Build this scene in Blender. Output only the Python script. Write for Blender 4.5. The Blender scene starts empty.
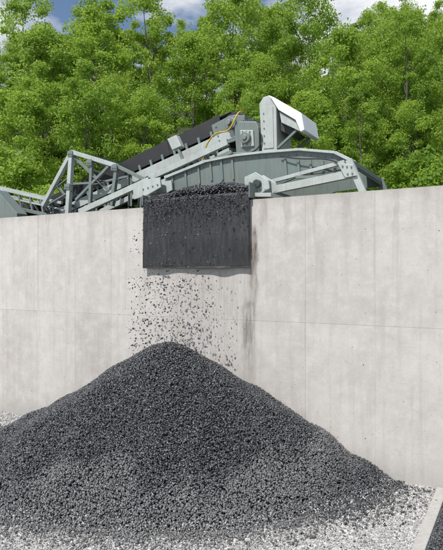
import bpy, bmesh, math, random
import numpy as np
from mathutils import Vector, Matrix, noise
random.seed(7); rng=np.random.default_rng(7)
scene=bpy.context.scene
scene.view_settings.view_transform='Standard'
try: scene.view_settings.look='None'
except: pass
scene.view_settings.exposure=0

# ---------------- survey helper: wall frame (x along the wall, y behind it, z up)
CAM=Vector((0.961,-7.745,2.82)); FW=(-0.4848,0.8746); RT=(0.8746,0.4848)
def P(px,py,y=0.0):
    dx=550*FW[0]+(px-221.5)*RT[0]; dy=550*FW[1]+(px-221.5)*RT[1]
    t=(y-CAM.y)/dy
    return Vector((CAM.x+dx*t,y,CAM.z+(275-py)*t))

# ---------------- materials
def newmat(name):
    m=bpy.data.materials.new(name); m.use_nodes=True
    nt=m.node_tree; b=nt.nodes['Principled BSDF']; return m,nt,b
def N(nt,t,**k):
    n=nt.nodes.new(t)
    for a,v in k.items(): setattr(n,a,v)
    return n
def ramp(nt,fac,stops):
    r=N(nt,'ShaderNodeValToRGB'); e=r.color_ramp.elements
    while len(e)<len(stops): e.new(0.5)
    for i,(p,c) in enumerate(stops):
        e[i].position=p; e[i].color=(c[0],c[1],c[2],1) if not isinstance(c,(int,float)) else (c,c,c,1)
    nt.links.new(fac,r.inputs[0]); return r.outputs[0]
def noise_n(nt,vec,scale,detail=6,rough=.6):
    n=N(nt,'ShaderNodeTexNoise'); n.inputs['Scale'].default_value=scale
    n.inputs['Detail'].default_value=detail; n.inputs['Roughness'].default_value=rough
    if vec is not None: nt.links.new(vec,n.inputs['Vector'])
    return n.outputs['Fac']
def mapped(nt,scale=(1,1,1),loc=(0,0,0)):
    tc=N(nt,'ShaderNodeTexCoord'); mp=N(nt,'ShaderNodeMapping')
    mp.inputs['Scale'].default_value=scale; mp.inputs['Location'].default_value=loc
    nt.links.new(tc.outputs['Object'],mp.inputs['Vector']); return mp.outputs['Vector']
def mix(nt,a,b,fac,mode='MIX'):
    m=N(nt,'ShaderNodeMix',data_type='RGBA',blend_type=mode)
    for sock,v in ((m.inputs[0],fac),(m.inputs[6],a),(m.inputs[7],b)):
        if hasattr(v,'is_linked') or hasattr(v,'links'): nt.links.new(v,sock)
        elif isinstance(v,(int,float)): sock.default_value=v
        else: sock.default_value=(v[0],v[1],v[2],1)
    return m.outputs[2]
def math_n(nt,op,a,b=None,clamp=False):
    m=N(nt,'ShaderNodeMath',operation=op); m.use_clamp=clamp
    for i,v in enumerate((a,b)):
        if v is None: continue
        if isinstance(v,(int,float)): m.inputs[i].default_value=v
        else: nt.links.new(v,m.inputs[i])
    return m.outputs[0]
def bump(nt,b,h,strength=.3,dist=.02):
    bp=N(nt,'ShaderNodeBump'); bp.inputs['Strength'].default_value=strength; bp.inputs['Distance'].default_value=dist
    nt.links.new(h,bp.inputs['Height']); nt.links.new(bp.outputs[0],b.inputs['Normal'])

def paint(name,col,rough=.5,dirt=.5,metal=0.0,dcol=(.2,.18,.15)):
    m,nt,b=newmat(name); v=mapped(nt)
    f=noise_n(nt,v,3.5,8,.7); f2=noise_n(nt,mapped(nt,(9,9,1.3)),2,5,.7)
    d=ramp(nt,f,[(.42,0),(.72,1)]); d2=ramp(nt,f2,[(.48,0),(.75,1)])
    c=mix(nt,col,dcol,math_n(nt,'MULTIPLY',d,dirt))
    c=mix(nt,c,[x*.4 for x in col],math_n(nt,'MULTIPLY',d2,dirt*.9))
    chips=ramp(nt,noise_n(nt,v,22,6,.75),[(.66,0),(.70,1)])
    c=mix(nt,c,(.09,.05,.03),math_n(nt,'MULTIPLY',chips,min(1,dirt*1.3)))
    nt.links.new(c,b.inputs['Base Color']); b.inputs['Roughness'].default_value=rough; b.inputs['Metallic'].default_value=metal
    bump(nt,b,noise_n(nt,v,30,3),.1,.01); return m
M_green=paint('machine_green_paint',(.14,.18,.168),.42,.45)
M_pale=paint('pale_green_paint',(.39,.43,.415),.42,.4)
M_white=paint('cover_white_paint',(.76,.78,.78),.4,.12)
M_steel=paint('bare_steel',(.22,.22,.22),.45,.5,.5)
M_yellow=paint('yellow_hose_rubber',(.5,.33,.03),.5,.2)
M_rubber=paint('black_rubber',(.016,.016,.018),.6,.15,0,(.07,.07,.07))
M_dark=paint('dark_steel',(.035,.04,.042),.6,.3,0,(.08,.075,.07))

def stone_mat(name,lo,hi,dustcol=None,rough=.75,spec=.5):
    m,nt,b=newmat(name)
    a=N(nt,'ShaderNodeAttribute',attribute_name='rnd'); 
    c=ramp(nt,a.outputs['Fac'],[(0,lo),(.7,[ l*.65+h*.35 for l,h in zip(lo,hi)]),(1,hi)])
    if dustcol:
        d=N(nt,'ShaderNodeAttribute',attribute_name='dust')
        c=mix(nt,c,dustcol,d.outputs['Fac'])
    nt.links.new(c,b.inputs['Base Color']); b.inputs['Roughness'].default_value=rough
    b.inputs['Specular IOR Level'].default_value=spec
    return m
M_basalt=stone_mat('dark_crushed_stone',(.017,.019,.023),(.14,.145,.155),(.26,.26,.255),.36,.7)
M_light=stone_mat('light_crushed_stone',(.28,.28,.275),(.68,.67,.65),(.05,.05,.052),.85)

# ---------------- mesh helpers
def obj_from(name,verts,faces,mats,parent=None,smooth=False):
    me=bpy.data.meshes.new(name); me.from_pydata([tuple(v) for v in verts],[],faces); me.update()
    for m in (mats if isinstance(mats,(list,tuple)) else [mats]): me.materials.append(m)
    o=bpy.data.objects.new(name,me); scene.collection.objects.link(o)
    if parent: o.parent=parent
    if smooth:
        for p in me.polygons: p.use_smooth=True
    return o
def tri_mesh(name,V,F,mats,attrs=None,matidx=None,nv=3):
    me=bpy.data.meshes.new(name)
    me.vertices.add(len(V)); me.vertices.foreach_set('co',np.ascontiguousarray(V,dtype=np.float32).ravel())
    me.loops.add(len(F)*nv); me.loops.foreach_set('vertex_index',np.ascontiguousarray(F,dtype=np.int32).ravel())
    me.polygons.add(len(F)); me.polygons.foreach_set('loop_start',np.arange(0,len(F)*nv,nv,dtype=np.int32))
    if matidx is not None: me.polygons.foreach_set('material_index',matidx.astype(np.int32))
    for m in mats: me.materials.append(m)
    if attrs:
        for k,a in attrs.items():
            at=me.attributes.new(k,'FLOAT','FACE'); at.data.foreach_set('value',a.astype(np.float32))
    me.update(calc_edges=True); me.validate()
    return me
def empty(name):
    o=bpy.data.objects.new(name,None); scene.collection.objects.link(o); o.empty_display_size=.3; return o
def bev(o,w=.008,seg=2):
    m=o.modifiers.new('bevel','BEVEL'); m.width=w; m.segments=seg; m.limit_method='ANGLE'; return o
def prof(kind,w,h):
    a,b=w/2,h/2; t=min(w,h)*.13
    if kind=='I': return [(-a,-b),(a,-b),(a,-b+t),(t/2,-b+t),(t/2,b-t),(a,b-t),(a,b),(-a,b),(-a,b-t),(-t/2,b-t),(-t/2,-b+t),(-a,-b+t)]
    if kind=='C': return [(-a,-b),(a,-b),(a,-b+t),(-a+t,-b+t),(-a+t,b-t),(a,b-t),(a,b),(-a,b)]
    if kind=='L': return [(-a,-b),(a,-b),(a,-b+t),(-a+t,-b+t),(-a+t,b),(-a,b)]
    if kind=='O': return [(a*math.cos(i*math.pi/6),b*math.sin(i*math.pi/6)) for i in range(12)]
    return [(-a,-b),(a,-b),(a,b),(-a,b)]
def beam(name,a,b,w,h,mat,parent,kind='R',flip=False):
    a=Vector(a); b=Vector(b); d=(b-a).normalized()
    up=Vector((0,0,1)) if abs(d.z)<.93 else Vector((1,0,0))
    u=d.cross(up).normalized(); v=u.cross(d).normalized()
    pr=prof(kind,w,h); n=len(pr)
    if flip: pr=[(-p[0],p[1]) for p in pr][::-1]
    vs=[a+u*p[0]+v*p[1] for p in pr]+[b+u*p[0]+v*p[1] for p in pr]
    fs=[(i,(i+1)%n,n+(i+1)%n,n+i) for i in range(n)]+[tuple(range(n-1,-1,-1)),tuple(range(n,2*n))]
    o=obj_from(name,vs,fs,mat,parent)
    if kind=='R': bev(o,min(w,h)*.08)
    return o
def prism(name,pts,y0,y1,mat,parent,b=.01):
    n=len(pts); vs=[Vector((p.x,y0,p.z)) for p in pts]+[Vector((p.x,y1,p.z)) for p in pts]
    fs=[(i,(i+1)%n,n+(i+1)%n,n+i) for i in range(n)]+[tuple(range(n-1,-1,-1)),tuple(range(n,2*n))]
    o=obj_from(name,vs,fs,mat,parent)
    bm=bmesh.new(); bm.from_mesh(o.data); bmesh.ops.recalc_face_normals(bm,faces=bm.faces); bm.to_mesh(o.data); bm.free()
    if b: bev(o,b)
    return o
def box(name,x0,x1,y0,y1,z0,z1,mat,parent,b=.01):
    return prism(name,[Vector((x0,0,z0)),Vector((x1,0,z0)),Vector((x1,0,z1)),Vector((x0,0,z1))],y0,y1,mat,parent,b)
def cyl(name,c,r,y0,y1,mat,parent,n=32):
    pts=[Vector((c.x+r*math.cos(2*math.pi*i/n),0,c.z+r*math.sin(2*math.pi*i/n))) for i in range(n)]
    return prism(name,pts,y0,y1,mat,parent,min(.01,r*.1))
def bolts(p,q,n,y,parent,r=.016):
    for i in range(n):
        c=Vector(p).lerp(Vector(q),(i+.5)/n); cyl('bolt',c,r,y-.018,y,M_steel,parent,6)

# ---------------- stones
VARS=[]
for k in range(14):
    bm=bmesh.new(); n=random.randint(8,12)
    sc=(1.0,random.uniform(.7,.95),random.uniform(.5,.85))
    for i in range(n):
        v=Vector(rng.normal(size=3)).normalized()*random.uniform(.85,1.1)
        bm.verts.new((v.x*sc[0],v.y*sc[1],v.z*sc[2]))
    bmesh.ops.convex_hull(bm,input=bm.verts[:])
    loose=[v for v in bm.verts if not v.link_faces]
    bmesh.ops.delete(bm,geom=loose,context='VERTS'); bmesh.ops.triangulate(bm,faces=bm.faces[:])
    bm.verts.index_update()
    VARS.append((np.array([v.co[:] for v in bm.verts]),np.array([[v.index for v in f.verts] for f in bm.faces]))); bm.free()
def rotmats(n):
    q=rng.normal(size=(n,4)); q/=np.linalg.norm(q,axis=1)[:,None]; w,x,y,z=q.T
    return np.stack([1-2*(y*y+z*z),2*(x*y-z*w),2*(x*z+y*w),2*(x*y+z*w),1-2*(x*x+z*z),2*(y*z-x*w),2*(x*z-y*w),2*(y*z+x*w),1-2*(x*x+y*y)],-1).reshape(n,3,3)
def stones(pos,size,rnd,dust):
    Vs=[];Fs=[];R=[];D=[];off=0
    var=rng.integers(0,len(VARS),len(pos)); M=rotmats(len(pos))
    for k,(v,f) in enumerate(VARS):
        idx=np.where(var==k)[0]
        if len(idx)==0: continue
        vv=np.einsum('nij,vj->nvi',M[idx],v)*size[idx][:,None,None]+pos[idx][:,None,:]
        ff=f[None]+(np.arange(len(idx))*len(v))[:,None,None]+off
        Vs.append(vv.reshape(-1,3)); Fs.append(ff.reshape(-1,3)); off+=len(idx)*len(v)
        R.append(np.repeat(rnd[idx],len(f))); D.append(np.repeat(dust[idx],len(f)))
    return np.concatenate(Vs),np.concatenate(Fs),np.concatenate(R),np.concatenate(D)
def link(me,name):
    o=bpy.data.objects.new(name,me); scene.collection.objects.link(o); return o

# ---------------- gravel pile
AX,AY,AH=-3.80,-.8,1.80
ang=np.radians([-220,-176,-140,-106,-78,-36,-12,14,60,140,184,220,254]); 
rad=np.array([3.4,3.5,3.2,2.75,2.35,2.5,2.8,3.36,3.2,3.4,3.5,3.2,2.75])
def Rth(th): 
    return (np.interp(th-.12,ang,rad)+np.interp(th,ang,rad)+np.interp(th+.12,ang,rad))/3
def lump(x,y):
    return .03*np.sin(2.3*x+1.1*y)+.025*np.sin(3.9*y-1.7*x+1)+.018*np.sin(7*x+3*y)+.012*np.sin(9*y-5*x+2)
def pile_q(x,y):
    dx=x-AX;dy=y-AY; r=np.sqrt(dx*dx+dy*dy); return r/(Rth(np.arctan2(dy,dx))*(1+.012*np.sin(6*x)+.012*np.sin(11*x+4*y)))
E=.10
def pile_h(x,y):
    q=pile_q(x,y); base=np.clip(math.sqrt(1+E*E)-np.sqrt(q*q+E*E),0,1)
    h=AH*(base*.84+.16*base**2)*1.11+lump(x,y)*np.clip(base*4,0,1)*np.clip(q*3,0,1)
    return np.where(q<1.0,h,0)
gx,gy=np.meshgrid(np.linspace(-7.9,-.1,200),np.linspace(-3.8,-.004,110))
gz=pile_h(gx,gy)-.05
V0=np.stack([gx.ravel(),gy.ravel(),gz.ravel()],1)
i=np.arange(200*110).reshape(110,200)
a,b_,c,d=i[:-1,:-1].ravel(),i[:-1,1:].ravel(),i[1:,1:].ravel(),i[1:,:-1].ravel()
F0=np.concatenate([np.stack([a,b_,c],1),np.stack([a,c,d],1)])
n=160000
x=rng.uniform(-7.6,-.3,n);y=rng.uniform(-3.7,-.03,n); q=pile_q(x,y)
keep=(q<1.0+.05*rng.random(n)); x=x[keep];y=y[keep];q=q[keep]
m=4600; th=rng.uniform(-math.pi,0.2,m); qq=1+np.abs(rng.normal(size=m))*.10
xs=AX+np.cos(th)*Rth(th)*qq; ys=AY+np.sin(th)*Rth(th)*qq; k=(ys<-.04)
xs,ys,qq=xs[k],ys[k],qq[k]
x=np.concatenate([x,xs]);y=np.concatenate([y,ys]);q=np.concatenate([q,qq]); n=len(x)
size=(.010+.014*rng.random(n)**1.5)*(1+.3*np.clip(q-.5,0,1))
z=np.where(q<1,pile_h(x,y),0)+rng.uniform(-.020,.013,n)+np.where(q>=1,.012,0)
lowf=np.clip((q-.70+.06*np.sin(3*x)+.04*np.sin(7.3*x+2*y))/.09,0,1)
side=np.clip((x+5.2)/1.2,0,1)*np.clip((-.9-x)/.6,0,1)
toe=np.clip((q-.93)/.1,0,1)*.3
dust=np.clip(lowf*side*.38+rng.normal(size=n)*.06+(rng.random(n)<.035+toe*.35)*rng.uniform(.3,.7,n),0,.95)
pos=np.stack([x,y,z],1)
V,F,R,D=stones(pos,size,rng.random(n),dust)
nf=len(F0)
V=np.concatenate([V0,V]);F=np.concatenate([F0,F+len(V0)])
R=np.concatenate([np.zeros(nf),R]);D=np.concatenate([np.zeros(nf),D])
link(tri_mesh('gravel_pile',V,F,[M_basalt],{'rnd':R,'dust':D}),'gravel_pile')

# falling gravel
n=1450; u=rng.random(n)**.62; zt,zb=4.2,1.55
z=zt-(zt-zb)*u; y=-.22-.56*np.sqrt(u)+rng.normal(size=n)*.08
cx=-3.88; hw=.96-.24*u
x=cx+hw*(2*rng.beta(1.4,1.6,n)-1)+.05*np.sin(9*z)
k=(z>pile_h(x,y)+.05)&((z<2.93)|(rng.random(n)<.45)); pos=np.stack([x,y,z],1)[k]; n=len(pos)
V,F,R,D=stones(pos,.008+.018*rng.random(n)**2,rng.random(n),np.zeros(n))
link(tri_mesh('falling_gravel',V,F,[M_basalt],{'rnd':R,'dust':D}),'falling_gravel')

# ---------------- light gravel ground
m_,nt,b=newmat('light_gravel_ground'); v=mapped(nt)
vo=N(nt,'ShaderNodeTexVoronoi'); vo.inputs['Scale'].default_value=32; nt.links.new(v,vo.inputs['Vector'])
sep=N(nt,'ShaderNodeSeparateColor'); nt.links.new(vo.outputs['Color'],sep.inputs[0])
c=ramp(nt,sep.outputs[0],[(0,(.22,.22,.215)),(.5,(.42,.415,.40)),(1,(.62,.61,.59))])
c=mix(nt,c,(.25,.24,.22),math_n(nt,'MULTIPLY',ramp(nt,noise_n(nt,v,.8),[(.4,0),(.7,1)]),.4))
nt.links.new(c,b.inputs['Base Color']); b.inputs['Roughness'].default_value=.9
bump(nt,b,math_n(nt,'SUBTRACT',1.0,vo.outputs['Distance']),.7,.02); M_ground=m_
obj_from('ground',[(-600,-600,0),(600,-600,0),(600,0.2,0),(-600,0.2,0)],[(0,1,2,3)],M_ground)
n=80000; x=rng.uniform(-9.5,-.08,n); y=rng.uniform(-4.6,-.02,n); q=pile_q(x,y); k=(q>.95)&((x>-7.8)|(y>-3)); x=x[k];y=y[k];q=q[k];n=len(x)
size=.008+.011*rng.random(n)**1.5
dk=(rng.random(n)<.08+.40*np.clip(1.2-q,0,.25)/.25)
z=rng.uniform(0,.012,n)+np.where(q<1,pile_h(x,y)+.005,0)
V,F,R,D=stones(np.stack([x,y,z],1),size,rng.random(n),np.where(dk,.85,.0))
link(tri_mesh('light_gravel',V,F,[M_light],{'rnd':R,'dust':D}),'light_gravel')

# kerb edging + dark bed to the right
M_conc2=paint('kerb_concrete',(.42,.41,.39),.9,.5,0,(.3,.28,.25))
kerb=box('kerb',-.07,.06,-7,-.01,-.05,.028,M_conc2,None,.012)
n=18000; x=rng.uniform(.07,2.4,n); y=rng.uniform(-4.2,-.03,n)
V,F,R,D=stones(np.stack([x,y,rng.uniform(.0,.02,n)],1),rng.uniform(.010,.022,n),rng.random(n),rng.random(n)*.2)
V0=np.array([(.061,-9,.006),(9,-9,.006),(9,-.001,.006),(.061,-.001,.006)]);F0=np.array([(0,1,2),(0,2,3)])
link(tri_mesh('dark_gravel_bed',np.concatenate([V0,V]),np.concatenate([F0,F+4]),[M_basalt],{'rnd':np.concatenate([[.2,.2],R]),'dust':np.concatenate([[.1,.1],D])}),'dark_gravel_bed')

# ---------------- concrete wall
m_,nt,b=newmat('cast_concrete'); v=mapped(nt)
tone=N(nt,'ShaderNodeAttribute',attribute_name='tone')
big=noise_n(nt,v,.9,6,.6); mid=noise_n(nt,v,4,10,.78); streak=noise_n(nt,mapped(nt,(6,1,.35)),1.6,7,.65); fine=noise_n(nt,v,60,5,.75)
c=ramp(nt,tone.outputs['Fac'],[(0,(.45,.425,.40)),(1,(.505,.48,.455))])
c=mix(nt,c,(.35,.325,.30),math_n(nt,'MULTIPLY',ramp(nt,big,[(.4,0),(.68,1)]),.5))
c=mix(nt,c,(.62,.60,.58),math_n(nt,'MULTIPLY',ramp(nt,mid,[(.48,0),(.70,1)]),.55))
c=mix(nt,c,(.31,.285,.26),math_n(nt,'MULTIPLY',ramp(nt,mid,[(.30,1),(.46,0)]),.45))
c=mix(nt,c,(.29,.265,.24),math_n(nt,'MULTIPLY',ramp(nt,streak,[(.5,0),(.75,1)]),.38))
c=mix(nt,c,(.23,.21,.19),math_n(nt,'MULTIPLY',ramp(nt,fine,[(.3,1),(.42,0)]),.6))
sp=N(nt,'ShaderNodeTexVoronoi'); sp.inputs['Scale'].default_value=7; nt.links.new(v,sp.inputs['Vector'])
c=mix(nt,c,(.14,.125,.11),math_n(nt,'MULTIPLY',ramp(nt,sp.outputs['Distance'],[(.04,1),(.08,0)]),.6))
xyz=N(nt,'ShaderNodeSeparateXYZ'); nt.links.new(v,xyz.inputs[0])
wob=math_n(nt,'MULTIPLY',math_n(nt,'SUBTRACT',noise_n(nt,mapped(nt,(3,1,1)),2.0),.5),.25)
xw=math_n(nt,'ADD',xyz.outputs['X'],wob)
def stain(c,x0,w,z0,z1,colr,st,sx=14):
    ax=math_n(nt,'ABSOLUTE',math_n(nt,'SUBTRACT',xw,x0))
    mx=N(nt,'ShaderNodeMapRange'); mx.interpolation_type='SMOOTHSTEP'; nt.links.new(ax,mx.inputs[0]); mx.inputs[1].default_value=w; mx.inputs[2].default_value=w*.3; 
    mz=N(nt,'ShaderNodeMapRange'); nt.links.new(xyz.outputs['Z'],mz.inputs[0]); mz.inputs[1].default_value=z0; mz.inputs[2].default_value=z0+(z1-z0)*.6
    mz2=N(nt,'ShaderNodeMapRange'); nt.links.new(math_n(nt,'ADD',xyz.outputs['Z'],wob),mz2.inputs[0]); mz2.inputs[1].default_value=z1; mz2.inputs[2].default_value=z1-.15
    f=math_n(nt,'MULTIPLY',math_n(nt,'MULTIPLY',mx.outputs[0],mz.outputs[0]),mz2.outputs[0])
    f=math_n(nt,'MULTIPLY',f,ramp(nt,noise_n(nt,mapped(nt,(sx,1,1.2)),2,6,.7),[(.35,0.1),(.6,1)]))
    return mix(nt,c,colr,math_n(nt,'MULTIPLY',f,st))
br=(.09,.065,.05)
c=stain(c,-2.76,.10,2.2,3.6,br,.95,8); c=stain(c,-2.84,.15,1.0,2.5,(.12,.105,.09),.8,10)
c=stain(c,-3.6,1.2,1.0,3.0,(.24,.22,.2),.45); c=stain(c,-4.85,.1,2.2,3.9,(.22,.2,.18),.4)
c=stain(c,-2.6,.1,3.2,4.2,(.18,.16,.14),.5)
for x0,w,zl in ((-6.1,.15,2.9),(-7.2,.08,3.3),(-5.3,.07,3.2),(-2.2,.06,3.2),(-1.75,.05,2.9),(-1.3,.12,3.2),(-.6,.07,3.0),(-.2,.1,3.4),(.3,.08,3.0)):
    c=stain(c,x0,w,zl,4.2,(.24,.22,.2),.4)
mt=N(nt,'ShaderNodeMapRange'); nt.links.new(math_n(nt,'ADD',xyz.outputs['Z'],wob),mt.inputs[0]); mt.inputs[1].default_value=3.86; mt.inputs[2].default_value=4.02
c=mix(nt,c,(.28,.26,.24),math_n(nt,'MULTIPLY',mt.outputs[0],.4))
mf=N(nt,'ShaderNodeMapRange'); nt.links.new(math_n(nt,'ADD',xyz.outputs['Z'],wob),mf.inputs[0]); mf.inputs[1].default_value=.4; mf.inputs[2].default_value=0
c=mix(nt,c,(.28,.27,.255),math_n(nt,'MULTIPLY',mf.outputs[0],.5))
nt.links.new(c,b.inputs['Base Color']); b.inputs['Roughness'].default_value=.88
bump(nt,b,math_n(nt,'ADD',math_n(nt,'MULTIPLY',mid,.8),math_n(nt,'MULTIPLY',fine,.4)),.4,.012); M_wall=m_
vs=[];fs=[];tn=[]
def addbox(x0,x1,y0,y1,z0,z1,t):
    k=len(vs); vs.extend([(x0,y0,z0),(x1,y0,z0),(x1,y1,z0),(x0,y1,z0),(x0,y0,z1),(x1,y0,z1),(x1,y1,z1),(x0,y1,z1)])
    for f in [(0,3,2,1),(4,5,6,7),(0,1,5,4),(1,2,6,5),(2,3,7,6),(3,0,4,7)]: fs.append(tuple(k+j for j in f)); tn.append(t)
addbox(-45,25,.0055,.42,-.3,3.985,.3)
up=[-.885,-1.91,-2.93,-3.95,-4.97,-5.62,-6.5,-7.48,-8.5]; 
while up[-1]>-44: up.append(up[-1]-1.02)
up=[-.885+1.02*k for k in range(24,0,-1)]+up; up.sort()
for row,(z0,z1) in enumerate([(-.2,2.1095),(2.112,4.0)]):
    X=[-44.9]+[u_ for u_ in up if u_>-44.8]+[24.9]
    for a_,b2 in zip(X[:-1],X[1:]):
        if b2-a_<.05: continue
        w=random.choice([.0005,.0008,.0012]); addbox(a_+w,b2-w,random.uniform(0,.0030),.0054,z0,z1,random.random())
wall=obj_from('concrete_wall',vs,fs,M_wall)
at=wall.data.attributes.new('tone','FLOAT','FACE'); at.data.foreach_set('value',np.array(tn,dtype=np.float32))
tv=[];tf=[]
for xx in up:
    if not -14<xx<4: continue
    for zz in (.5,1.55,2.65,3.45):
        if random.random()<.4: continue
        k=len(tv); r=random.uniform(.005,.008); cx_=xx-.16+random.uniform(-.03,.03); zz+=random.uniform(-.05,.05)
        for j in range(8): tv.append((cx_+r*math.cos(j*math.pi/4),-.0015,zz+r*math.sin(j*math.pi/4)))
        tf.append(tuple(range(k,k+8)))
obj_from('tie_holes',tv,tf,M_dark,wall)

# ---------------- hillside
def depth(x,y): return (x-CAM.x)*FW[0]+(y-CAM.y)*FW[1]
def hill(x,y):
    D=depth(x,y); s=max(0,D-24); s=min(s,36)
    k=1-math.exp(-max(0,y-1.0)/8) 
    return 3.55+(s*.50+ (1.2*noise.noise(Vector((x*.07,y*.07,0))) if D>26 else 0))*k
nx,ny=150,70
xs_=np.linspace(-170,90,nx); ys_=np.concatenate([[.42,1.2,3],np.linspace(5,170,ny-3)])
hv=[(float(a1),float(b1),hill(a1,b1)) for b1 in ys_ for a1 in xs_]
hf=[(j*nx+i2,j*nx+i2+1,(j+1)*nx+i2+1,(j+1)*nx+i2) for j in range(ny-1) for i2 in range(nx-1)]
m_,nt,b=newmat('forest_floor'); v=mapped(nt)
nt.links.new(ramp(nt,noise_n(nt,v,1.5,8,.7),[(.35,(.03,.045,.015)),(.65,(.07,.09,.03))]),b.inputs['Base Color']); b.inputs['Roughness'].default_value=1
bump(nt,b,noise_n(nt,v,4,6),1,.3)
obj_from('hillside',hv,hf,m_,smooth=True)

# ---------------- trees
def leafmat(name,c1,c2,tr):
    m,nt,b=newmat(name); out=nt.nodes['Material Output']
    oi=N(nt,'ShaderNodeObjectInfo'); a=N(nt,'ShaderNodeAttribute',attribute_name='rnd')
    c=mix(nt,c1,c2,oi.outputs['Random']); 
    c=mix(nt,c,[q*1.7 for q in c2],math_n(nt,'MULTIPLY',a.outputs['Fac'],.6))
    nt.links.new(c,b.inputs['Base Color']); b.inputs['Roughness'].default_value=.5; b.inputs['Specular IOR Level'].default_value=.35
    t=N(nt,'ShaderNodeBsdfTranslucent'); nt.links.new(mix(nt,c,tr,.7),t.inputs['Color'])
    ms=N(nt,'ShaderNodeMixShader'); ms.inputs[0].default_value=.5
    nt.links.new(b.outputs[0],ms.inputs[1]); nt.links.new(t.outputs[0],ms.inputs[2]); nt.links.new(ms.outputs[0],out.inputs[0])
    return m
M_leaf=leafmat('spring_leaves',(.075,.165,.024),(.20,.30,.04),(.50,.68,.10))
m_,nt,b=newmat('bark'); v=mapped(nt,(6,6,1))
nt.links.new(ramp(nt,noise_n(nt,v,3,8,.7),[(.35,(.045,.04,.032)),(.7,(.16,.145,.12))]),b.inputs['Base Color']); b.inputs['Roughness'].default_value=.95
M_bark=m_
def tube(path,r0,r1,Vl,Fl,seg=6):
    k=len(Vl); n=len(path)
    for i_,p in enumerate(path):
        d=(path[min(i_+1,n-1)]-path[max(i_-1,0)]).normalized()
        u=d.orthogonal().normalized(); w=d.cross(u); r=r0+(r1-r0)*i_/(n-1)
        for j in range(seg):
            t=2*math.pi*j/seg; Vl.append(p+u*r*math.cos(t)+w*r*math.sin(t))
    for i_ in range(n-1):
        for j in range(seg): Fl.append((k+i_*seg+j,k+i_*seg+(j+1)%seg,k+(i_+1)*seg+(j+1)%seg,k+(i_+1)*seg+j))
def make_tree(name,H,W,low,nclump,nleaf,ls):
    Vl=[];Fl=[]
    top=Vector((random.uniform(-.5,.5),random.uniform(-.5,.5),H*.90))
    tp=[Vector((0,0,-.5))]+[Vector((top.x*t+.18*math.sin(5*t+H),top.y*t+.15*math.cos(4*t),top.z*t)) for t in (.12,.3,.5,.7,.85,1)]
    tube(tp,.015*H*.8,.015,Vl,Fl,7)
    cl=[]
    for i_ in range(nclump):
        t=random.random(); hz=low+(1-low)*t
        env=(math.sin(math.pi*min(1,(t*.86+.13)))**.6)*W/2
        a_=random.uniform(0,2*math.pi); rr=env*math.sqrt(random.uniform(.08,1))*random.uniform(.75,1.2)
        c_=Vector((math.cos(a_)*rr+top.x*hz,math.sin(a_)*rr+top.y*hz,H*hz))
        cl.append((c_,random.uniform(.4,1.0)*W*.145))
        if i_%3==0 and t<.8:
            s_=max(.08,hz-random.uniform(.1,.25)); b0=Vector((top.x*s_,top.y*s_,H*s_))
            md=(b0+c_)/2+Vector((0,0,.25)); tube([b0,md,c_],.004*H*(1.2-s_),.012,Vl,Fl,5)
    V1=np.array([v_[:] for v_ in Vl]); F1=np.array(Fl); nb=len(F1)
    per=nleaf//nclump; C=[];O=[];rn=[]
    for c_,r_ in cl:
        d=rng.normal(size=(per,3)); d/=np.linalg.norm(d,axis=1)[:,None]
        rad_=r_*(rng.random(per)**.45)*(1.0+.4*rng.random(per)**3)
        C.append(np.array(c_[:])+d*rad_[:,None]*np.array([1.15,1.15,.8])); O.append(d); rn.append(np.full(per,random.random())*.6+rng.random(per)*.4)
    C=np.concatenate(C);O=np.concatenate(O);rn=np.concatenate(rn); nl=len(C)
    nrm=O*.6+rng.normal(size=(nl,3))*.8+np.array([0,0,.4]); nrm/=np.linalg.norm(nrm,axis=1)[:,None]
    t=np.cross(nrm,rng.normal(size=(nl,3))); t/=np.linalg.norm(t,axis=1)[:,None]; s=np.cross(nrm,t)
    L=(ls*rng.uniform(.55,1.25,nl))[:,None]
    q=np.stack([C-t*L,C+s*L*.55+nrm*L*.12,C+t*L,C-s*L*.55+nrm*L*.12],1).reshape(-1,3)
    V=np.concatenate([V1,q]); F=np.concatenate([F1,np.arange(nl*4).reshape(-1,4)+len(V1)])
    mi=np.concatenate([np.zeros(nb),np.ones(nl)]); r_=np.concatenate([np.zeros(nb),rn])
    return tri_mesh(name,V,F,[M_bark,M_leaf],{'rnd':r_},mi,4)
TM=[make_tree('deciduous_tree_mesh_%d'%k,*a_) for k,a_ in enumerate([
 (11.5,5.6,.16,85,17000,.10),(13,5.0,.2,85,16000,.10),(9.5,6.0,.12,80,16000,.095),(12.5,6.4,.2,100,19000,.105),(11.5,4.0,.16,62,12000,.095),(12.5,4.8,.32,62,12000,.095)])]
SH=[make_tree('shrub_mesh_%d'%k,*a_) for k,a_ in enumerate([(3.2,3.8,.08,40,7000,.08),(2.4,3.4,.05,34,6000,.075)])]
cnt=0
D=24.5
while D<60:
    step=3.7+ (D-23)*.03
    L=-.47*D-3
    while L<.43*D+5:
        d_=D+random.uniform(-1.8,1.8); l_=L+random.uniform(-1.3,1.3)
        x_=CAM.x+FW[0]*d_+RT[0]*l_; y_=CAM.y+FW[1]*d_+RT[1]*l_
        L+=step*random.uniform(.8,1.25)
        if y_<5.5: continue
        px=221.5+550*l_/d_
        sc=random.uniform(.8,1.05)
        if D<30: sc*=.66
        if D>42:
            sc*=.93
            if px<130: sc*=.86
            elif px<215: sc*=.95
            if 278<px<362: sc*=.78 if D<50 else .42
            if px>425: sc*=.9
        o=bpy.data.objects.new('deciduous_tree',random.choice(TM)); scene.collection.objects.link(o)
        o.location=(x_,y_,hill(x_,y_)-.2); o.rotation_euler=(random.uniform(-.05,.05),random.uniform(-.05,.05),random.uniform(0,6.28)); o.scale=(sc*random.uniform(.85,1.15),sc*random.uniform(.85,1.15),sc); cnt+=1
    D+=4.5
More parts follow.
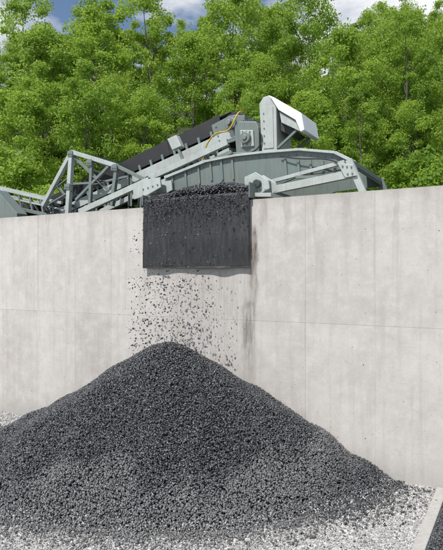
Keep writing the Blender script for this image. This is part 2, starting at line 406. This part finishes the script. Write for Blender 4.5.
for k in range(100):
    d_=random.uniform(19,40); l_=random.uniform(-.45*d_-2,.42*d_+3)
    x_=CAM.x+FW[0]*d_+RT[0]*l_; y_=CAM.y+FW[1]*d_+RT[1]*l_
    if y_<5.5: continue
    o=bpy.data.objects.new('shrub',random.choice(SH)); scene.collection.objects.link(o)
    o.location=(x_,y_,hill(x_,y_)-.1); o.rotation_euler=(0,0,random.uniform(0,6.28)); s_=random.uniform(.6,1.3); o.scale=(s_,s_,s_)
print('trees',cnt)

# ---------------- machinery : belt conveyor parallel to the wall
conv=empty('belt_conveyor')
A=P(20,221,1.3); B=P(232,122,1.3)
ax=(B-A).normalized(); nrm=Vector((-ax.z,0,ax.x))
def S(t,h,y): p=A+(B-A)*t+nrm*h; return Vector((p.x,y,p.z))
for y_ in (1.3,2.4):
    beam('stringer',S(-.05,-.22,y_),S(1.0,-.22,y_),.09,.17,M_pale if y_<2 else M_green,conv,'C',y_<2)
    beam('lower_chord',S(.25,-.62,y_),S(.97,-.5,y_),.08,.10,M_pale if y_<2 else M_green,conv,'C',y_<2)
    for k in range(12):
        t0=.27+k*.058; beam('lattice',S(t0,-.6,y_),S(t0+.029,-.3,y_),.045,.045,M_green,conv,'L'); beam('lattice',S(t0+.029,-.3,y_),S(t0+.058,-.58,y_),.045,.045,M_green,conv,'L')
for k in range(20):
    t0=k*.05; beam('cross_member',S(t0,-.3,1.35),S(t0,-.3,2.35),.05,.07,M_green,conv)
    beam('idler_bracket',S(t0+.02,-.13,1.30),S(t0+.02,.0,1.30),.03,.05,M_green,conv)
    beam('idler_roller',S(t0+.02,.02,1.4),S(t0+.02,-.08,1.65),.09,.09,M_dark,conv,'O')
    beam('return_roller',S(t0,-.36,1.26),S(t0,-.36,2.3),.09,.09,M_steel,conv,'O')
vs=[];fs=[]
sec=[(1.36,.22),(1.58,.06),(1.85,.02),(2.12,.06),(2.34,.22)]
for i_,t in enumerate(np.linspace(-.03,1.0,12)):
    for yy,hh in sec: vs.append(S(t,hh,yy))
    if i_: 
        for j in range(4): fs.append(((i_-1)*5+j,(i_-1)*5+j+1,i_*5+j+1,i_*5+j))
o=obj_from('carrying_belt',vs,fs,M_rubber,conv); so=o.modifiers.new('s','SOLIDIFY'); so.thickness=.02
beam('return_belt',S(-.03,-.4,1.85),S(.98,-.32,1.85),.9,.02,M_rubber,conv)
for k in range(4):
    t0=.12+k*.21; prism('side_skirt',[S(t0,-.06,0),S(t0+.209,-.06,0),S(t0+.209,.25+.008*(k%2),0),S(t0,.24,0)],1.325+.004*(k%2),1.345,M_rubber,conv,.003)
prism('side_skirt_back',[S(.12,-.06,0),S(.96,-.06,0),S(.96,.3,0),S(.12,.3,0)],2.36,2.38,M_rubber,conv,.003)
hp=S(1.0,-.05,0)
cyl('head_pulley',hp,.26,1.38,2.32,M_rubber,conv); cyl('pulley_rim',hp,.2,1.365,1.379,M_steel,conv); cyl('pulley_shaft',hp,.05,1.1,2.6,M_steel,conv,16)
cyl('pulley_bearing',hp,.11,1.2,1.28,M_green,conv,20)
prism('head_side_plate',[S(.93,-.35,0),S(1.03,-.4,0),S(1.05,.0,0),S(1.0,.12,0),S(.93,.1,0)],1.26,1.285,M_green,conv)
bolts(S(.945,-.3,0),S(.945,.08,0),4,1.26,conv)
for t0 in (.3,.62,.86):
    for y_ in (1.3,2.4):
        p=S(t0,-.3,y_); beam('support_leg',p,(p.x-.1,y_,3.5),.1,.1,M_green,conv,'I')
# lattice truss
fr=empty('steel_truss_frame')
segs=[(72,151,68,214,.10),(72,152,43,206,.09),(72,152,117,166,.09),(117,166,150,182,.07),(74,156,108,190,.055),(110,165,76,200,.055),(68,184,105,182,.05),(92,160,90,207,.07),(117,166,112,206,.08),(45,206,72,190,.05),(130,174,130,206,.06),(92,184,128,176,.05),(52,190,70,176,.045),(56,183,68,200,.04)]
ref=1.05
for (x1,y1,x2,y2,w) in segs:
    a_=P(x1,y1,ref); b2=P(x2,y2,ref)
    beam('truss_member',a_,b2,w,w,M_green if w<.09 else M_pale,fr,'L' if w<.07 else 'R')
    beam('truss_member_far',a_+Vector((0,1.75,0)),b2+Vector((0,1.75,0)),w,w,M_green,fr,'L' if w<.07 else 'R')
for (x1,y1) in [(72,151),(117,166),(68,184),(92,184),(150,182),(68,205)]:
    a_=P(x1,y1,ref); beam('cross_tie',a_+Vector((0,.06,0)),a_+Vector((0,1.69,0)),.07,.07,M_green,fr,'L')
for (x1,x2) in ((68,92),(92,117)):
    a_=P(x1,160,ref); b2=P(x2,178,ref); beam('rack_brace',a_,b2+Vector((0,1.75,0)),.05,.05,M_green,fr,'L')
for (x1,y1) in [(72,153),(116,167),(91,162),(69,186)]:
    c0=P(x1,y1,ref); s_=.075
    prism('gusset',[c0+Vector((-s_,0,-s_)),c0+Vector((s_,0,-s_*1.2)),c0+Vector((s_,0,s_*.5)),c0+Vector((0,0,s_*.7)),c0+Vector((-s_,0,s_*.3))],ref-.072,ref-.06,M_green,fr,.003)
    bolts(c0+Vector((-s_*.7,0,-.03)),c0+Vector((s_*.9,0,-.04)),3,ref-.072,fr,.011)
ramp_=empty('tail_conveyor')
rs=[(-40,180,62,203,.06),(-40,196,52,216,.08),(-40,187,60,209,.04)]
for (x1,y1,x2,y2,w) in rs:
    for dy in (0,.9):
        beam('rail',P(x1,y1,1.2)+Vector((0,dy,0)),P(x2,y2,1.2)+Vector((0,dy,0)),w,w,M_pale if w<.08 else M_green,ramp_)
for k in range(9):
    px=-36+k*11; beam('post',P(px,180+(px+40)*.225,1.2),P(px+3,198+(px+40)*.22,1.2),.05,.05,M_green,ramp_)
    beam('brace',P(px,182+(px+40)*.225,1.2),P(px+11,200+(px+40)*.22,1.2),.035,.035,M_dark,ramp_)
prism('belt_side',[P(-40,190,1.6),P(55,211,1.6),P(55,217,1.6),P(-40,200,1.6)],1.6,1.62,M_rubber,ramp_,.003)
prism('sloped_plate',[P(-3,190,.9),P(4,191,.9),P(24,214,.9),P(24,221,.9),P(-3,221,.9)],.7,1.0,M_green,ramp_)

# ---------------- drive unit
drv=empty('conveyor_drive_unit')
y0=.95
prism('gearbox',[P(234,126,y0),P(239,121,y0),P(256,121,y0),P(259,128,y0),P(259,152,y0),P(236,154,y0)],y0,1.25,M_green,drv,.02)
prism('gearbox_flange',[P(240,130,y0-.03),P(253,130,y0-.03),P(254,146,y0-.03),P(241,147,y0-.03)],y0-.03,y0-.002,M_pale,drv,.008)
bolts(P(241.5,132,y0),P(252.5,132,y0),3,y0-.03,drv,.013); bolts(P(242,145,y0),P(253,145,y0),3,y0-.03,drv,.013)
cyl('motor_end',P(247,138.5,y0),.1,y0-.10,y0-.032,M_green,drv,24); cyl('motor_shaft_cap',P(247,138.5,y0),.045,y0-.125,y0-.102,M_steel,drv,16)
zt_=P(247,121,y0).z; x0_=P(240,121,y0).x
for k in range(7): box('cooling_fin',x0_+k*.04,x0_+k*.04+.012,y0+.02,1.23,zt_-.01,zt_+.035,M_green,drv,.002)
prism('drive_guard',[P(259,104,.8),P(263,97,.8),P(269,95,.8),P(276,98,.8),P(277,153,.8),P(262,155,.8)],.8,1.45,M_pale,drv,.015)
prism('guard_door',[P(262.5,108,.8),P(273,106,.8),P(274,148,.8),P(264,149,.8)],.786,.798,M_pale,drv,.006)
bolts(P(264,110,.8),P(265,147,.8),5,.786,drv,.011)
prism('guard_cover',[P(268,95,.7),P(272,96,.7),P(300,112,.7),P(303,129,.7),P(299,131,.7),P(294,119,.7),P(277,109,.7)],.76,1.5,M_white,drv,.012)
prism('cover_side_sheet',[P(277,110,.7),P(293,119.5,.7),P(298,130,.7),P(279,121,.7)],.80,.815,M_pale,drv,.004)
prism('cover_underside',[P(279,118,.9),P(296,131,.9),P(289,135,.9),P(279,130,.9)],.95,1.4,M_dark,drv,.01)
for yy in (.85,1.45): beam('guard_strut',P(278,148,.85)+Vector((0,yy-.85,0)),P(297,130,.85)+Vector((0,yy-.85,0)),.04,.04,M_green,drv)
prism('drive_base',[P(228,153,y0),P(282,154,y0),P(282,159,y0),P(228,160,y0)],.85,1.7,M_green,drv,.01)
def hose(name,pts,r,mt,par):
    cu=bpy.data.curves.new(name,'CURVE'); cu.dimensions='3D'; cu.bevel_depth=r; cu.bevel_resolution=3
    sp_=cu.splines.new('NURBS'); sp_.points.add(len(pts)-1)
    for p_,q_ in zip(sp_.points,pts): p_.co=(*q_,1)
    sp_.order_u=4; sp_.use_endpoint_u=True; cu.materials.append(mt)
    ho=bpy.data.objects.new(name,cu); scene.collection.objects.link(ho); ho.parent=par
hose('hose',[P(203,163,1.0),P(204,150,.98),P(209,139,.95),P(218,131,.93),P(226,133,.9),P(232,126,.9),P(236,116,.92),P(240,110,1.0),P(243,112,1.1)],.014,M_yellow,drv)
hose('cable',[P(259,128,.9),P(263,136,.76),P(261,146,.76),P(254,152,.8),P(240,157,.8),P(215,160,.85)],.012,M_rubber,drv)
hose('cable',[P(280,156,.7),P(300,160,.66),P(318,157,.66),P(340,161,.6),P(352,172,.5)],.011,M_rubber,drv)

# ---------------- feed hopper
hop=empty('feed_hopper')
hy=.75
plate=[P(160,190,hy),P(166,178,hy),P(206,162,hy),P(236,156,hy),P(262,153,hy),P(300,150,hy),P(336,153,hy),P(356,163,hy),P(357,168,hy),P(300,176,hy),P(262,192,hy)]
prism('front_plate',plate,hy,hy+.04,M_green,hop,.006)
prism('rear_plate',plate,2.7,2.74,M_green,hop,.006)
def rim(i1,i2,w,h,mt,dy=-.03): 
    beam('rim',Vector(plate[i1])+Vector((0,dy,0)),Vector(plate[i2])+Vector((0,dy,0)),w,h,mt,hop)
    a_=Vector(plate[i1]);b2=Vector(plate[i2]); bolts(a_-Vector((0,0,.07)),b2-Vector((0,0,.07)),max(3,int((b2-a_).length/.12)),hy,hop,.011)
rim(1,2,.07,.05,M_pale);rim(2,3,.07,.04,M_pale);rim(3,4,.07,.04,M_pale);rim(4,5,.07,.04,M_pale);rim(5,6,.07,.04,M_pale);rim(6,7,.07,.05,M_pale)
def quad(name,p,q,mt):
    o=obj_from(name,[p+Vector((0,.01,0)),q+Vector((0,.01,0)),q+Vector((0,1.97,0)),p+Vector((0,1.97,0))],[(0,1,2,3)],mt,hop); m=o.modifiers.new('s','SOLIDIFY'); m.thickness=.03; return o
quad('sloped_side',Vector(plate[6]),Vector(plate[8]),M_green)
quad('sloped_side_left',Vector(plate[1]),Vector(plate[2]),M_green)
for px in (172,185,198,210,221,232,285,298,310,322,334):
    t_=155+abs(px-270)*.06+(max(0,205-px)*.35); beam('stiffener',P(px,t_+2,hy-.02),P(px+1.5,t_+22 if px<300 else t_+16,hy-.02),.012,.04,M_green,hop)
yy=.55
beam('support_arm',P(268,191,yy),P(356,173,yy),.09,.12,M_pale,hop,'C',True)
beam('support_arm',P(270,182,yy+.1),P(345,162,yy+.1),.06,.06,M_pale,hop)
beam('arm_brace',P(296,177,yy),P(322,178,yy),.05,.05,M_green,hop)
beam('end_leg',P(349,160,yy),P(364,194,yy),.09,.10,M_pale,hop,'C',True)
beam('end_leg_far',P(349,160,yy)+Vector((0,2.0,0)),P(364,194,yy)+Vector((0,2.0,0)),.1,.12,M_green,hop)
beam('end_tie',P(350,162,yy)+Vector((0,.06,0)),P(350,162,yy)+Vector((0,1.94,0)),.08,.08,M_green,hop)
prism('end_gusset',[P(338,163,yy-.03),P(354,165,yy-.03),P(358,176,yy-.03),P(346,178,yy-.03)],yy-.08,yy-.06,M_pale,hop,.004)
bolts(P(342,167,yy),P(355,168,yy),3,yy-.08,hop,.014); bolts(P(347,175,yy),P(356,174,yy),2,yy-.08,hop,.014)
for yb in (.2,.5):
    prism('mount_cheek',[P(247,178,.3),P(258,173,.3),P(271,181,.3),P(272,189,.3),P(262,195,.3),P(248,196,.3)],yb,yb+.03,M_pale,hop,.006)
box('mount_block',P(252,0,.3).x,P(266,0,.3).x,.235,.495,P(258,193,.3).z,P(258,180,.3).z,M_green,hop,.01)
prism('mount_foot',[P(244,193,.1),P(272,193,.1),P(272,197,.1),P(244,197,.1)],.06,.7,M_pale,hop,.006)
cyl('mount_pin',P(258,184,.2),.065,.13,.198,M_dark,hop,18); bolts(P(248,190,.2),P(268,190,.2),4,.2,hop,.014)
prism('left_mount',[P(136,188,.4),P(146,181,.4),P(163,178,.4),P(164,188,.4),P(150,196,.4),P(137,200,.4)],.3,.34,M_pale,hop,.006)
prism('left_mount_rear',[P(136,188,.4),P(146,181,.4),P(163,178,.4),P(164,188,.4),P(150,196,.4),P(137,200,.4)],.66,.7,M_pale,hop,.006)
box('left_mount_core',P(142,0,.4).x,P(158,0,.4).x,.345,.655,P(150,194,.4).z,P(150,184,.4).z,M_green,hop,.01)
bolts(P(141,190,.3),P(160,184,.3),4,.3,hop,.015)
beam('left_arm',P(80,212,.6),P(150,180,.6),.09,.11,M_pale,hop,'C',True)
beam('left_arm_upper',P(150,178,.8),P(228,142,.8),.08,.11,M_pale,hop,'C',True)
beam('left_arm_upper',P(168,180,.8),P(232,152,.8),.06,.07,M_green,hop)
for px,py in ((165,168),(178,162),(185,159),(205,150),(172,165),(195,154)):
    beam('arm_post',P(px,py,.82),P(px+5,py+14,.82),.05,.05,M_green,hop,'L')
    beam('arm_tie',P(px,py,.86),P(px,py,.86)+Vector((0,1.7,0)),.05,.05,M_green,hop)
prism('arm_box',[P(170,140,.95),P(179,136,.95),P(184,147,.95),P(175,151,.95)],.85,.98,M_pale,hop,.01)
beam('arm_box_post',P(178,148,.9),P(184,162,.9),.05,.05,M_green,hop)

# ---------------- discharge chute with rubber curtain
ch=empty('discharge_chute')
xl,xr=-4.83,-2.80
vs=[];fs=[];nxx,nz=60,24
for j in range(nz+1):
    for i_ in range(nxx+1):
        s=i_/nxx; t=j/nz
        yv=-.065-.014*t*math.sin(s*9+1)-.007*math.sin(s*23+3*t)*t-.015*math.exp(-((s-.0)/.05)**2)*t-.01*noise.noise(Vector((s*5,t*4,0)))
        zv=4.12-(1.185+.02*noise.noise(Vector((s*6,3,0)))+.012*s)*t
        vs.append((xl+(xr-xl)*s+.012*noise.noise(Vector((t*4,s*2,7)))*t,min(yv,-.03),zv))
for j in range(nz):
    for i_ in range(nxx): k=j*(nxx+1)+i_; fs.append((k,k+1,k+nxx+2,k+nxx+1))
m_,nt,b=newmat('worn_rubber'); v=mapped(nt)
c=mix(nt,(.013,.013,.015),(.085,.085,.085),math_n(nt,'MULTIPLY',ramp(nt,noise_n(nt,mapped(nt,(6,5,1.0)),3,9,.75),[(.42,0),(.78,1)]),.55))
sx_=N(nt,'ShaderNodeSeparateXYZ'); nt.links.new(v,sx_.inputs[0])
me_=N(nt,'ShaderNodeMapRange'); nt.links.new(sx_.outputs['Z'],me_.inputs[0]); me_.inputs[1].default_value=2.965; me_.inputs[2].default_value=2.945
c=mix(nt,c,(.2,.2,.19),math_n(nt,'MULTIPLY',me_.outputs[0],.8))
nt.links.new(c,b.inputs['Base Color']); b.inputs['Roughness'].default_value=.55; bump(nt,b,noise_n(nt,v,12,5,.6),.25,.02)
o=obj_from('rubber_curtain',vs,fs,m_,ch,True); so=o.modifiers.new('s','SOLIDIFY'); so.thickness=.012
box('chute_floor',xl,xr,-.05,1.6,4.02,4.05,M_dark,ch,.004)
box('chute_side',xr,xr+.02,-.10,1.6,4.02,4.26,M_green,ch,.004); box('chute_side',xl-.02,xl,-.10,1.6,4.02,4.2,M_green,ch,.004)
n=9500; x=rng.uniform(xl+.03,xr-.03,n); y=rng.uniform(-.20,1.3,n)
s=(x-xl)/(xr-xl); lipf=np.clip((y+.22)/.40,0,1)
z=4.04+(.06+.17*np.sin(np.clip(s,0,1)*3.0)**.6)*lipf**.6+.07*s+rng.uniform(-.035,.03,n)+.02*np.sin(9*x)
z=np.where(y<-.08,z-(-.08-y)*1.0-rng.random(n)**3*.35,z)
k=(y>-.08)|(rng.random(n)<.6); x,y,z=x[k],y[k],z[k]; n=len(x)
V,F,R,D_=stones(np.stack([x,y,z],1),rng.uniform(.012,.026,n),rng.random(n),np.zeros(n))
me=tri_mesh('gravel_load',V,F,[M_basalt],{'rnd':R,'dust':D_}); o=link(me,'gravel_load'); o.parent=ch

# ---------------- light
sd=Vector((-.12,-.99,0)).normalized(); el=math.radians(53)
S3=Vector((sd.x*math.cos(el),sd.y*math.cos(el),math.sin(el)))
sun=bpy.data.lights.new('sun','SUN'); sun.energy=5.0; sun.angle=math.radians(.53); sun.color=(1,.96,.90)
so=bpy.data.objects.new('sun',sun); scene.collection.objects.link(so); so.rotation_euler=(-S3).to_track_quat('-Z','Y').to_euler(); so.location=(0,0,30)
w=bpy.data.worlds.new('World'); scene.world=w; w.use_nodes=True; nt=w.node_tree; bg=nt.nodes['Background']
sk=N(nt,'ShaderNodeTexSky'); sk.sky_type='NISHITA'; sk.sun_disc=False; sk.sun_elevation=el; sk.sun_rotation=math.atan2(sd.x,sd.y); sk.air_density=1.0; sk.dust_density=.4; sk.ozone_density=1.5
tc=N(nt,'ShaderNodeTexCoord'); mp=N(nt,'ShaderNodeMapping'); mp.inputs['Scale'].default_value=(1,1,2.5); mp.inputs['Location'].default_value=(.4,.2,0); nt.links.new(tc.outputs['Generated'],mp.inputs[0])
# a bright cloud bank to the north plus scattered small cloud
dp=N(nt,'ShaderNodeVectorMath',operation='DOT_PRODUCT'); nt.links.new(tc.outputs['Generated'],dp.inputs[0]); dp.inputs[1].default_value=Vector((-.17,.88,.44)).normalized()
bank=N(nt,'ShaderNodeMapRange'); nt.links.new(dp.outputs['Value'],bank.inputs[0]); bank.inputs[1].default_value=.90; bank.inputs[2].default_value=.99; bank.inputs[4].default_value=.22
f=ramp(nt,math_n(nt,'ADD',noise_n(nt,mp.outputs[0],2.6,7,.55),bank.outputs[0]),[(.49,0),(.62,1)])
nt.links.new(mix(nt,sk.outputs[0],(8.2,8.3,8.4),f),bg.inputs['Color']); bg.inputs['Strength'].default_value=.12

cam=bpy.data.cameras.new('camera'); co=bpy.data.objects.new('camera',cam); scene.collection.objects.link(co)
co.location=CAM; co.rotation_euler=(math.radians(90),0,math.radians(29)); cam.sensor_fit='VERTICAL'; cam.sensor_height=24; cam.lens=24; cam.clip_end=2000; cam.clip_start=.05
scene.camera=co
